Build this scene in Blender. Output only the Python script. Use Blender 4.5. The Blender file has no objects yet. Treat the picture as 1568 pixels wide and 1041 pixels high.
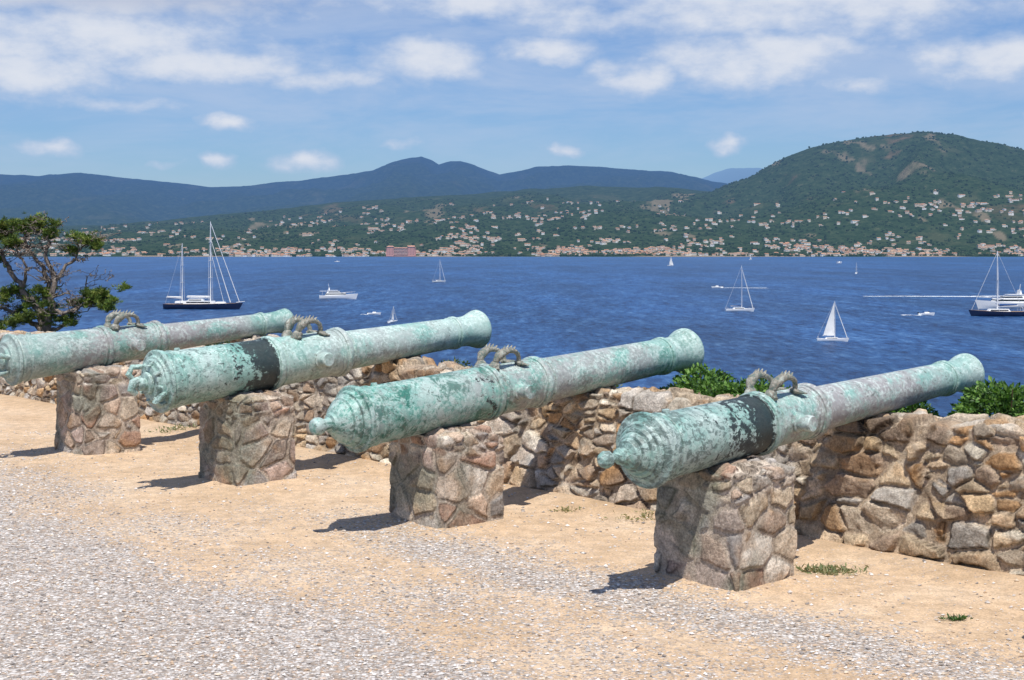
import bpy, math, random
import numpy as np
from mathutils import Vector, Matrix

random.seed(7); rng=np.random.default_rng(7)
scene=bpy.context.scene
C=np.array([.73,.683]); C/=np.linalg.norm(C)      # direction the guns point
R=np.array([-C[1],C[0]])                          # direction the wall / gun row runs
YAW=math.atan2(C[1],C[0])
SEA=-22.5
def nu(n,u): return n*C[0]+u*R[0], n*C[1]+u*R[1]

# ------------------------------------------------------------------ noise
def h3(ix,iy,iz,seed):
    n=(ix*73856093)^(iy*19349663)^(iz*83492791)^((seed*2654435761)&0xffffffff)
    n&=0xffffffff
    n=((n^(n>>13))*1274126177)&0xffffffff
    n^=n>>16
    n=((n^(n>>11))*1103515245)&0xffffffff
    n^=n>>15
    return n/4294967296.0
def vnoise(P,seed=0):
    I=np.floor(P).astype(np.int64); F=P-I; F=F*F*(3-2*F)
    out=0
    for dx in (0,1):
        wx=F[:,0] if dx else 1-F[:,0]
        for dy in (0,1):
            wy=F[:,1] if dy else 1-F[:,1]
            for dz in (0,1):
                wz=F[:,2] if dz else 1-F[:,2]
                out=out+wx*wy*wz*h3(I[:,0]+dx,I[:,1]+dy,I[:,2]+dz,seed)
    return out
def fbm(P,seed=0,oct=4):
    a=.5;s=0;t=0
    for i in range(oct):
        s=s+a*vnoise(P,seed+i*17);t+=a;a*=.5;P=P*2.03+13.7
    return s/t
def fbm2(x,y,sc,seed=0,oct=4):
    P=np.stack([x*sc,y*sc,np.zeros_like(x)],1)
    return fbm(P,seed,oct)
def sstep(a,b,x):
    t=np.clip((x-a)/(b-a),0,1); return t*t*(3-2*t)

def voro(P,seed):
    I=np.floor(P).astype(np.int64)
    f1=np.full(len(P),1e9); best=np.zeros((len(P),3)); bid=np.zeros((len(P),3),np.int64)
    offs=[(a,b,c) for a in(-1,0,1) for b in(-1,0,1) for c in(-1,0,1)]
    def cen(J): return J+.5+.85*(np.stack([h3(J[:,0],J[:,1],J[:,2],seed+k) for k in range(3)],1)-.5)
    cs=[]
    for o in offs:
        J=I+np.array(o); c=cen(J); cs.append(c)
        d=((P-c)**2).sum(1); m=d<f1
        f1=np.where(m,d,f1); best[m]=c[m]; bid[m]=J[m]
    b=np.full(len(P),1e9)
    for c in cs:
        dv=c-best; L=np.sqrt((dv**2).sum(1)); ok=L>1e-6
        e=np.where(ok,(((c+best)/2-P)*dv).sum(1)/np.maximum(L,1e-6),1e9)
        b=np.minimum(b,e)
    return b,best,bid

# ------------------------------------------------------------------ mesh helpers
def link(o): scene.collection.objects.link(o); return o
def np_mesh(name,V,F,mats,col=None,smooth=True,fmat=None,coldom='POINT',extra=None):
    me=bpy.data.meshes.new(name); V=np.asarray(V,np.float32); F=np.asarray(F,np.int32)
    k=F.shape[1]
    me.vertices.add(len(V)); me.vertices.foreach_set('co',V.ravel())
    me.loops.add(F.size); me.loops.foreach_set('vertex_index',F.ravel())
    me.polygons.add(len(F))
    me.polygons.foreach_set('loop_start',np.arange(0,F.size,k,dtype=np.int32))
    me.polygons.foreach_set('loop_total',np.full(len(F),k,np.int32))
    me.polygons.foreach_set('use_smooth',np.full(len(F),smooth))
    if fmat is not None: me.polygons.foreach_set('material_index',np.asarray(fmat,np.int32))
    for m in mats: me.materials.append(m)
    if col is not None:
        a=me.color_attributes.new('Col','FLOAT_COLOR',coldom) if coldom=='POINT' else me.attributes.new('Col','FLOAT_COLOR',coldom)
        c=np.ones((len(col),4),np.float32); c[:,:3]=col; a.data.foreach_set('color',c.ravel())
    if extra:
        for k2,v in extra.items():
            a=me.attributes.new(k2,'FLOAT','POINT'); a.data.foreach_set('value',np.asarray(v,np.float32))
    me.update(calc_edges=True); me.validate()
    return link(bpy.data.objects.new(name,me))
def grid_faces(nu_,nv_,wrap_u=False):
    i=np.arange(nu_ if wrap_u else nu_-1); j=np.arange(nv_-1)
    I,J=np.meshgrid(i,j,indexing='ij'); I=I.ravel();J=J.ravel(); I2=(I+1)%nu_
    return np.stack([I*nv_+J,I2*nv_+J,I2*nv_+J+1,I*nv_+J+1],1)

class MB:
    def __init__(s): s.v=[];s.f=[];s.m=[];s.c=[];s.col=(1,1,1)
    def add(s,vs,fs,mat=0,M=None):
        o=len(s.v)
        for p in vs:
            p=Vector(p)
            if M is not None: p=M@p
            s.v.append(tuple(p))
        for f in fs:
            s.f.append(tuple(i+o for i in f)); s.m.append(mat); s.c.append(s.col)
    def box(s,c,d,mat=0,rz=0,top=1.0,M=None):
        x,y,z=c; a,b,h=d[0]/2,d[1]/2,d[2]/2
        vs=[]
        for sz,t in((-h,1),(h,top)):
            for sx,sy in((-a,-b),(a,-b),(a,b),(-a,b)):
                X,Y=sx*t,sy*t
                vs.append((x+X*math.cos(rz)-Y*math.sin(rz),y+X*math.sin(rz)+Y*math.cos(rz),z+sz))
        s.add(vs,[(3,2,1,0),(4,5,6,7),(0,1,5,4),(1,2,6,5),(2,3,7,6),(3,0,4,7)],mat,M)
    def tube(s,pts,rad,seg=8,mat=0,M=None,squash=1.0):
        pts=[Vector(p) for p in pts]; n=len(pts)
        if not hasattr(rad,'__len__'): rad=[rad]*n
        t0=(pts[1]-pts[0]).normalized(); up=Vector((0,0,1)) if abs(t0.z)<.9 else Vector((1,0,0))
        x=t0.cross(up).normalized(); vs=[]
        for i in range(n):
            t=(pts[min(i+1,n-1)]-pts[max(i-1,0)]).normalized()
            x=(x-t*x.dot(t)).normalized(); y=t.cross(x)
            for k in range(seg):
                a=2*math.pi*k/seg
                vs.append(pts[i]+x*math.cos(a)*rad[i]+y*math.sin(a)*rad[i]*squash)
        fs=[]
        for i in range(n-1):
            for k in range(seg):
                fs.append((i*seg+k,i*seg+(k+1)%seg,(i+1)*seg+(k+1)%seg,(i+1)*seg+k))
        fs.append(tuple(range(seg))[::-1]); fs.append(tuple((n-1)*seg+k for k in range(seg)))
        s.add(vs,fs,mat,M)
    def lathe(s,prof,seg=72,mat=0,M=None):
        vs=[];fs=[]
        for a,r in prof:
            for k in range(seg):
                t=2*math.pi*k/seg; vs.append((a,r*math.cos(t),r*math.sin(t)))
        for i in range(len(prof)-1):
            for k in range(seg):
                fs.append((i*seg+k,(i+1)*seg+k,(i+1)*seg+(k+1)%seg,i*seg+(k+1)%seg))
        s.add(vs,fs,mat,M)
    def build(s,name,mats,angle=35,smooth=True):
        me=bpy.data.meshes.new(name); me.from_pydata(s.v,[],s.f)
        for m in mats: me.materials.append(m)
        me.polygons.foreach_set('material_index',s.m)
        a=me.attributes.new('Col','FLOAT_COLOR','FACE')
        a.data.foreach_set('color',np.array([(c[0],c[1],c[2],1) for c in s.c],np.float32).ravel())
        me.polygons.foreach_set('use_smooth',[smooth]*len(s.f))
        me.update()
        if smooth: me.set_sharp_from_angle(angle=math.radians(angle))
        return link(bpy.data.objects.new(name,me))

# ------------------------------------------------------------------ node helper
class N:
    def __init__(s,t): s.t=t; s.t.nodes.clear()
    def __call__(s,ty,out=0,**k):
        n=s.t.nodes.new('ShaderNode'+ty)
        ins={}
        for a,v in k.items():
            if a.startswith('i_'): ins[a[2:]]=v
            else: setattr(n,a,v)
        for a,v in ins.items():
            sk=n.inputs[int(a)] if a.isdigit() else n.inputs[a.replace('_',' ')]
            if isinstance(v,bpy.types.NodeSocket): s.t.links.new(v,sk)
            elif hasattr(sk.default_value,'__len__') and hasattr(v,'__len__') and len(v)==3 and len(sk.default_value)==4: sk.default_value=(*v,1)
            else: sk.default_value=v
        return n.outputs[out] if isinstance(out,(int,str)) else n
    def math(s,op,a,b=0.0,c=0.0): return s('Math',operation=op,i_0=a,i_1=b,i_2=c)
    def mix(s,f,a,b,bt='MIX'): return s('MixRGB',blend_type=bt,i_Fac=f,i_Color1=a,i_Color2=b)
    def noise(s,v,sc,det=4,rough=.55,out=0,dist=0.0): return s('TexNoise',out=out,i_Vector=v,i_Scale=sc,i_Detail=det,i_Roughness=rough,i_Distortion=dist)
    def mr(s,v,a,b,c=0.0,d=1.0,sm=True): return s('MapRange',interpolation_type='SMOOTHSTEP' if sm else 'LINEAR',i_Value=v,i_1=a,i_2=b,i_3=c,i_4=d)
    def ramp(s,v,stops):
        n=s.t.nodes.new('ShaderNodeValToRGB'); s.t.links.new(v,n.inputs[0]); e=n.color_ramp.elements
        while len(e)<len(stops): e.new(.5)
        for i,(p,c) in enumerate(stops): e[i].position=p; e[i].color=(*c,1) if len(c)==3 else c
        return n.outputs[0]
    def vscale(s,v,sc): return s('VectorMath',operation='MULTIPLY',i_0=v,i_1=sc)
    def bump(s,h,dist,st=1.0,nrm=None):
        k=dict(i_Height=h,i_Distance=dist,i_Strength=st)
        if nrm is not None: k['i_Normal']=nrm
        return s('Bump',**k)
    def pbr(s,col,rough=.8,nrm=None,spec=.3):
        k=dict(i_Base_Color=col,i_Roughness=rough)
        k['i_Specular_IOR_Level']=spec
        if nrm is not None: k['i_Normal']=nrm
        return s('BsdfPrincipled',**k)
    def out(s,sh): s('OutputMaterial',out=None,i_Surface=sh)
def newmat(name):
    m=bpy.data.materials.new(name); m.use_nodes=True; return m,N(m.node_tree)
def simple(name,col,rough=.6,spec=.3,var=.12,sc=3.0):
    m,n=newmat(name); g=n('NewGeometry',out=0)
    f=n.noise(g,sc); c=n.mix(1.0,col,n.mr(f,.3,.7,1-var,1+var),'MULTIPLY')
    n.out(n.pbr(c,rough,None,spec)); return m
def painted_haze(n,sh):  # aerial haze put into the material: blue glow and dimming grow with world Y
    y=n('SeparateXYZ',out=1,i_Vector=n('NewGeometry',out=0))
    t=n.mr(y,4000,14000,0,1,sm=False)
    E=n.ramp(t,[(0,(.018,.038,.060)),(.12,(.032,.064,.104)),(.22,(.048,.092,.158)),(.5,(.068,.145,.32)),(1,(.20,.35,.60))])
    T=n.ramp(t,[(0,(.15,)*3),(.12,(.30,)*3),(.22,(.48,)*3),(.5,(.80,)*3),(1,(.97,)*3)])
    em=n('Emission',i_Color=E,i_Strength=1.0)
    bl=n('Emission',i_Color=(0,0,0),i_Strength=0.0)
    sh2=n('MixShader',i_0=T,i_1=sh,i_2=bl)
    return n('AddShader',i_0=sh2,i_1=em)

# ------------------------------------------------------------------ materials
def mat_masonry():
    m,n=newmat('rubble_stone'); g=n('NewGeometry',out=0)
    c=n('Attribute',attribute_name='Col')
    a=n.noise(g,9,6,.68); b=n.noise(g,55,4,.75)
    c=n.mix(1.0,c,n.mr(a,.25,.75,.66,1.32),'MULTIPLY')
    c=n.mix(1.0,c,n.mr(b,.3,.7,.64,1.34),'MULTIPLY')
    li=n.mr(n.noise(g,5,5,.6,dist=.6),.58,.70,0,.38)
    c=n.mix(li,c,(.54,.47,.38))
    hh=n.math('ADD',n.math('MULTIPLY',a,.8),n.math('MULTIPLY',b,.45))
    n.out(n.pbr(c,.92,n.bump(hh,.028,1.0),.12)); return m
M_STONE=mat_masonry()

def mat_ground():
    m,n=newmat('sand_and_gravel'); g=n('NewGeometry',out=0)
    k=n('Attribute',out='Fac',attribute_name='grav')
    big=n.noise(g,.9,4,.6); med=n.noise(g,6,5,.65); fine=n.noise(g,60,4,.75)
    sand=n.ramp(big,[(.25,(.49,.345,.215)),(.5,(.59,.43,.285)),(.75,(.64,.50,.36))])
    sand=n.mix(1.0,sand,n.mr(med,.3,.7,.82,1.13),'MULTIPLY')
    sand=n.mix(1.0,sand,n.mr(fine,.3,.7,.74,1.2),'MULTIPLY')
    def layer(sc):
        v1=n('TexVoronoi',out=None,i_Vector=g,i_Scale=sc,i_Randomness=1.0)
        s1=n('SeparateColor',out=None,i_Color=v1.outputs['Color']); d=v1.outputs['Distance']
        gr=n.ramp(s1.outputs[0],[(.0,(.22,.20,.19)),(.3,(.43,.395,.365)),(.6,(.58,.535,.495)),(.85,(.70,.66,.62)),(1,(.82,.79,.76))])
        gr=n.mix(n.mr(s1.outputs[1],.72,.95,0,.65),gr,(.56,.38,.25))
        gr=n.mix(n.mr(d,.35,.75,0,.8),gr,(.29,.23,.18))
        return gr,d,s1.outputs[1]
    g1,d1,c1=layer(46.0); g2,d2,c2=layer(30.0)
    sel=n.mr(n.noise(g,9,3,.6),.48,.54)
    gr=n.mix(sel,g1,g2); d=n.math('ADD',n.math('MULTIPLY',d1,n.math('SUBTRACT',1.0,sel)),n.math('MULTIPLY',d2,sel))
    pres=n.mr(n.math('ADD',n.math('MULTIPLY',k,1.1),n.math('MULTIPLY',n.math('SUBTRACT',c1,.5),.9)),.30,.65)
    c=n.mix(pres,sand,gr)
    gh=n.math('MULTIPLY',n.math('SUBTRACT',1.0,d),pres)
    b1=n.bump(gh,.016,.9); b2=n.bump(n.math('ADD',med,n.math('MULTIPLY',fine,.3)),.02,.6,b1)
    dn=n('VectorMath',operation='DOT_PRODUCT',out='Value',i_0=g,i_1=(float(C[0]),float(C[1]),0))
    c=n.mix(n.mr(dn,9.4,10.1,0,.35),c,(.36,.25,.15))  # shadow at the wall foot put into the sand colour
    c=n.mix(n.mr(dn,10.5,11.0),c,n.mix(med,(.05,.08,.03),(.16,.13,.07)))
    n.out(n.pbr(c,.95,b2,.1)); return m
def mat_pebble():
    m,n=newmat('pebbles'); c=n('Attribute',attribute_name='Col'); n.out(n.pbr(c,.85,None,.2)); return m

def mat_sea():
    m,n=newmat('sea_water'); g=n('NewGeometry',out=0)
    a=n.noise(n.vscale(g,(.42,.13,0.0)),1,5,.72)
    a2=n.noise(n.vscale(g,(.12,.026,0.0)),1,5,.7)
    b=n.noise(n.vscale(g,(.02,.004,0.0)),1,5,.62)
    c2=n.noise(n.vscale(g,(.0025,.0012,0.0)),1,5,.6)
    mixn=n.math('ADD',n.math('MULTIPLY',a,.6),n.math('MULTIPLY',a2,.4))
    col=n.ramp(mixn,[(.36,(.002,.013,.054)),(.46,(.009,.044,.138)),(.54,(.022,.082,.215)),(.66,(.095,.20,.37))])
    col=n.mix(1.0,col,n.mr(b,.32,.68,.74,1.26),'MULTIPLY')
    col=n.mix(1.0,col,n.mr(c2,.35,.65,.84,1.16),'MULTIPLY')
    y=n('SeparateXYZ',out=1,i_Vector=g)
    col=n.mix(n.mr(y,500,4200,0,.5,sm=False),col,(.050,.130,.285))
    hgt=n.math('ADD',a,n.math('MULTIPLY',n.noise(n.vscale(g,(1.2,.6,0.0)),1,3,.6),.3))
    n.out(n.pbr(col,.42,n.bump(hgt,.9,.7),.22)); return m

def mat_land():
    m,n=newmat('wooded_hillside'); g=n('NewGeometry',out=0)
    a=n.noise(g,.035,6,.7); b=n.noise(g,.004,5,.6); c3=n.noise(g,.0022,5,.62)
    col=n.ramp(a,[(.3,(.010,.022,.010)),(.5,(.030,.052,.024)),(.62,(.05,.07,.034)),(.75,(.12,.115,.07))])
    col=n.mix(n.mr(b,.58,.68,0,.4),col,(.11,.11,.06))
    p=n('SeparateXYZ',out=None,i_Vector=g)
    soil=n.math('MULTIPLY',n.mr(c3,.59,.66,0,.55),n.mr(p.outputs[2],60,200))
    soil=n.math('MULTIPLY',soil,n.mr(p.outputs[1],6000,6500,1,0))
    col=n.mix(soil,col,(.25,.15,.10))
    bare=n('Attribute',out='Fac',attribute_name='bare')
    col=n.mix(bare,col,(.38,.28,.20))
    n.out(painted_haze(n,n.pbr(col,1.0,n.bump(n.math('ADD',a,b),16.0,.9),0.0))); return m
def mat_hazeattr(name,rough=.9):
    m,n=newmat(name); c=n('Attribute',attribute_name='Col'); n.out(painted_haze(n,n.pbr(c,rough,None,.1))); return m

def mat_cannon(name,L,ab,blk,green,brown,speck,seed,aw,af,dark=1.0,bronze=.4):
    """verdigris bronze; ab = front edge of the black weathered patch; af = where the grey-lilac chase begins"""
    m,n=newmat(name); o=n('TexCoord',out='Object'); o2=n('VectorMath',operation='ADD',i_0=o,i_1=(seed*3.1,seed*1.7,seed))
    x=n('SeparateXYZ',out=0,i_Vector=o); z=n('SeparateXYZ',out=2,i_Vector=o)
    a=n.noise(o2,2.0,6,.62,dist=.4); b=n.noise(o2,7,6,.7,dist=.6); f=n.noise(o2,30,5,.75)
    h=n.noise(n.vscale(o2,(1.5,1,2.2)),12,5,.72,dist=.7)
    col=n.ramp(a,[(.30,(.16,.34,.30)),(.43,(.28,.46,.41)),(.55,(.43,.58,.53)),(.70,(.34,.43,.41))])
    gm=n.mr(x,L*.30,L*.50,1.0,.5)
    col=n.mix(n.math('MULTIPLY',n.mr(b,.45,.58,0,green),gm),col,(.085,.34,.27))
    col=n.mix(n.math('MULTIPLY',n.mr(n.noise(o2,4.5,6,.72,dist=.9),.51,.59,0,green),gm),col,(.03,.17,.125))
    rb=n.math('MULTIPLY',n.mr(n.math('ADD',n.math('MULTIPLY',h,.35),n.math('MULTIPLY',a,.65)),.40,.54,0,brown),n.mr(x,af-.3,af+.1,.35,1.0))
    rb=n.math('MULTIPLY',rb,n.mr(x,L-1.0,L-.5,1.0,.2))
    col=n.mix(rb,col,(.335,.30,.305))
    brz=n.mr(n.math('ADD',n.math('MULTIPLY',n.noise(o2,3.2,6,.7,dist=1.1),.7),n.math('MULTIPLY',h,.3)),.53,.61,0,bronze)
    col=n.mix(brz,col,(.135,.15,.125))
    pale=n.mr(n.math('ADD',n.math('MULTIPLY',f,.45),n.math('MULTIPLY',b,.55)),.49,.58,0,.52)
    col=n.mix(pale,col,(.62,.72,.68))
    ochre=n.mr(n.math('ADD',n.math('MULTIPLY',h,.5),n.math('MULTIPLY',f,.5)),.56,.62,0,.4)
    col=n.mix(ochre,col,(.34,.29,.19))
    dens=n.mr(x,0.0,L*.45,speck,-.05+.25*speck)
    sp=n.math('ADD',n.math('ADD',n.math('MULTIPLY',f,.4),n.math('MULTIPLY',h,.6)),n.math('MULTIPLY',dens,.11))
    col=n.mix(n.mr(sp,.57,.645,0,.75),col,(.05,.09,.082))
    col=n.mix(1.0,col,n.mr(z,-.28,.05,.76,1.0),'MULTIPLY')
    if blk>0:
        d=n.math('SUBTRACT',ab-.05,x)
        prof=n.math('MULTIPLY',n.mr(d,0,aw*2.6,1.0,0.0,sm=False),n.mr(d,-.10,.03,0.0,1.0))
        rag=n.math('SUBTRACT',n.math('ADD',n.math('ADD',n.math('MULTIPLY',b,.6),n.math('MULTIPLY',f,.35)),n.math('MULTIPLY',h,.4)),.675)
        bm=n.math('ADD',n.math('MULTIPLY',prof,blk),n.math('MULTIPLY',rag,2.5))
        bm=n.mr(bm,.50,.60)
        bm=n.math('MULTIPLY',bm,n.math('LESS_THAN',x,ab))
        col=n.mix(n.math('MULTIPLY',bm,.95),col,(.014,.022,.024))
    col=n.mix(1.0,col,n.mr(f,.3,.7,.84*dark,1.12*dark),'MULTIPLY')
    hh=n.math('ADD',n.math('MULTIPLY',b,.6),n.math('MULTIPLY',f,.5))
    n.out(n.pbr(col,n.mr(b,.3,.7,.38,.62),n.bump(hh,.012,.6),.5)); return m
def mat_handle():
    m,n=newmat('weathered_bronze_handle'); o=n('TexCoord',out='Object'); b=n.noise(o,22,6,.7)
    col=n.ramp(b,[(.3,(.05,.07,.065)),(.43,(.15,.19,.165)),(.53,(.28,.245,.20)),(.66,(.42,.48,.43))])
    n.out(n.pbr(col,.6,n.bump(b,.02,.8),.3)); return m
M_HANDLE=mat_handle()

# ------------------------------------------------------------------ masonry
PAL_WALL=[(.50,.36,.215),(.42,.25,.125),(.54,.42,.285),(.38,.345,.30),(.48,.36,.24),(.60,.53,.42),(.27,.20,.145),(.47,.385,.29),(.46,.29,.155),(.44,.40,.35),(.52,.45,.36)]
PAL_PIL=[(.47,.385,.305),(.42,.345,.29),(.55,.455,.35),(.39,.355,.325),(.49,.37,.28),(.57,.51,.435),(.37,.285,.22),(.46,.355,.30),(.50,.41,.30),(.40,.26,.19)]
def masonry(Q,size,seed,pal,depth=.045,mort=.06,mcol=(.47,.38,.285),warp=.5,tl=.11,rg=1.0,bev=.055,con=.36,ed=.55):
    w=np.stack([fbm(Q*4.5+3*k,seed+50+k,4)-.5 for k in range(3)],1)
    P=Q/np.array(size)+w*warp
    b,cen,cid=voro(P,seed)
    H_=lambda k: h3(cid[:,0],cid[:,1],cid[:,2],seed+k)
    r1,r2,r3,r4,r5=[H_(k) for k in (5,6,7,8,9)]
    loc=P-cen
    tilt=loc[:,0]*(r2-.5)*tl+loc[:,1]*(r5-.5)*tl+loc[:,2]*(r3-.5)*tl
    mw=mort*(.5+1.2*fbm(Q*6,seed+20,3))
    face=sstep(mw*.8,mw*.8+bev,b)
    rough=fbm(Q*26,seed+9,3)-.5; chip=np.abs(fbm(Q*9,seed+10,4)-.5)
    d=face*(depth*(.5+.8*r4)+tilt-chip*.05*rg+.01*rg*np.minimum(b,.3)/.3)+rough*.012+(1-face)*(fbm(Q*5,seed+33,3)-.5)*.02
    pal=np.array(pal); c=pal[(r1*len(pal)).astype(int)%len(pal)]*((1-con/2)+con*r2)[:,None]
    var=fbm(Q*8,seed+11,5)[:,None]; c=c*(.66+.68*var)
    rust=sstep(.55,.70,fbm(Q*4.5,seed+12,5))[:,None]; c=c*(1-rust*.35)+np.array([.44,.25,.11])*rust*.35
    mm=sstep(mort*.35,mort*1.25,b+rough*.06)[:,None]
    mc=np.array(mcol)*(.75+.5*fbm(Q*9,seed+13,3))[:,None]
    edge=np.exp(-((b-mw)/.022)**2)[:,None]
    c=mc*(1-mm)+c*mm; c=c*(1-ed*edge*sstep(.35,.6,fbm(Q*3,seed+14,3))[:,None])  # joint shadow round the stones darkened into their colour
    return d,c

GUNS=[
 dict(p=(1.61,10.75),t=.926,L=4.55,zb=1.06,zm=1.346,rb=.252,r1=.236,r2=.212,r3=.182,rn=.142,rm=.182,a1=1.33,at=1.57,style=0),
 dict(p=(-.60,13.10),t=1.08,L=4.55,zb=1.013,zm=1.388,rb=.272,r1=.258,r2=.236,r3=.216,rn=.182,rm=.248,a1=1.58,at=1.80,style=1),
 dict(p=(-2.85,15.30),t=1.08,L=4.47,zb=1.134,zm=1.507,rb=.305,r1=.285,r2=.262,r3=.222,rn=.180,rm=.236,a1=1.38,at=1.88,style=2),
 dict(p=(-5.10,17.50),t=1.12,L=3.95,zb=1.186,zm=1.516,rb=.285,r1=.250,r2=.222,r3=.180,rn=.140,rm=.168,a1=1.20,at=1.52,style=3),
 dict(p=(4.20,9.05),t=1.0,L=4.5,zb=1.05,zm=1.36,rb=.26,r1=.24,r2=.215,r3=.185,rn=.145,rm=.19,a1=1.33,at=1.6,style=0),
]
def radius_at(g,a):
    L=g['L']
    return float(np.interp(a,[0,g['a1'],g['a1']+.01,g['at']+.45,g['at']+.46,L-.35],[g['rb']-.012,g['r1']-.012,g['r2']+.006,g['r2']-.008,g['r3'],g['rn']]))
def zaxis(g,a): return g['zb']+(g['zm']-g['zb'])*a/g['L']
for gi,g in enumerate(GUNS):
    px,py=g['p']; g['u']=px*R[0]+py*R[1]; g['n']=px*C[0]+py*C[1]
    g['hp']=zaxis(g,g['t'])-radius_at(g,g['t'])+.0

def pillar(g,i):
    hw,hd=.395,.355; rc=.022; step=.0115
    H=g['hp']-.035
    per=[]
    def seg(p,q):
        n_=max(2,int(np.hypot(q[0]-p[0],q[1]-p[1])/step)); return [(p[0]+(q[0]-p[0])*k/n_,p[1]+(q[1]-p[1])*k/n_) for k in range(n_)]
    for (cx,cy,a0) in((hd-rc,hw-rc,0),(-hd+rc,hw-rc,90),(-hd+rc,-hw+rc,180),(hd-rc,-hw+rc,270)):
        arc=[(cx+rc*math.cos(math.radians(a0+k*22.5)),cy+rc*math.sin(math.radians(a0+k*22.5))) for k in range(5)]
        if per: per+=seg(per[-1],arc[0])[1:]
        per+=arc
    per+=seg(per[-1],per[0])[1:]
    per=np.array(per); npz=len(per)
    nx=np.roll(per,-1,0)-np.roll(per,1,0); nrm=np.stack([nx[:,1],-nx[:,0]],1); nrm/=np.linalg.norm(nrm,axis=1)[:,None]
    zs=np.arange(-.15,H,step); capn=34
    V=[];Nn=[]
    for z in zs:
        k=1+.025*(1-z/H); e=sstep(H-.03,H,z)
        V.append(np.column_stack([per*k,np.full(npz,z)]))
        q=np.column_stack([nrm*(1-e*.4),np.full(npz,.6*e)]); Nn.append(q/np.linalg.norm(q,axis=1)[:,None])
    for j in range(capn):
        s=(1-(j+1)/capn*.985)
        V.append(np.column_stack([per*s,np.full(npz,H+.055*sstep(1.0,.55,s))]))
        q=np.column_stack([nrm*.2*s,np.ones(npz)]); Nn.append(q/np.linalg.norm(q,axis=1)[:,None])
    V=np.stack(V,1); Nn=np.stack(Nn,1); sh=V.shape
    V=V.reshape(-1,3); Nn=Nn.reshape(-1,3)
    Q=V+np.array([i*7.3,i*3.1,i])
    d,c=masonry(Q,(.31,.31,.22),100+i*31,PAL_PIL,depth=.014,mort=.075,mcol=(.47,.395,.32),warp=.34,tl=.035,rg=.5,bev=.035,con=.5,ed=.75)
    d2,c2=masonry(Q,(.19,.19,.09),300+i*31,PAL_PIL,depth=.016,mort=.075,mcol=(.52,.44,.36),warp=.38,tl=.05,rg=.6,bev=.04,con=.5,ed=.7)
    k=sstep(H-.20,H-.12,V[:,2]+(fbm(Q*3,5,2)-.5)*.14)
    d=d*(1-k)+d2*k; c=c*(1-k[:,None])+c2*k[:,None]
    d=d+(fbm(Q*2.2,31,3)-.5)*.03
    st=(sstep(.42,.60,fbm(Q*2.2,400+i,4))*sstep(.05,-.25,V[:,0]))[:,None]*.6   # grey-green patches, stronger towards the breech side
    c=c*(1-st)+np.array([.15,.17,.13])*st
    V=V+Nn*(d-.01)[:,None]
    F=grid_faces(sh[0],sh[1],True)
    o=np_mesh('stone_pillar',V,F,[M_STONE],col=c)
    o.location=(g['p'][0],g['p'][1],0); o.rotation_euler=(0,0,YAW)
    return o
for i,g in enumerate(GUNS): pillar(g,i)

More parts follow.
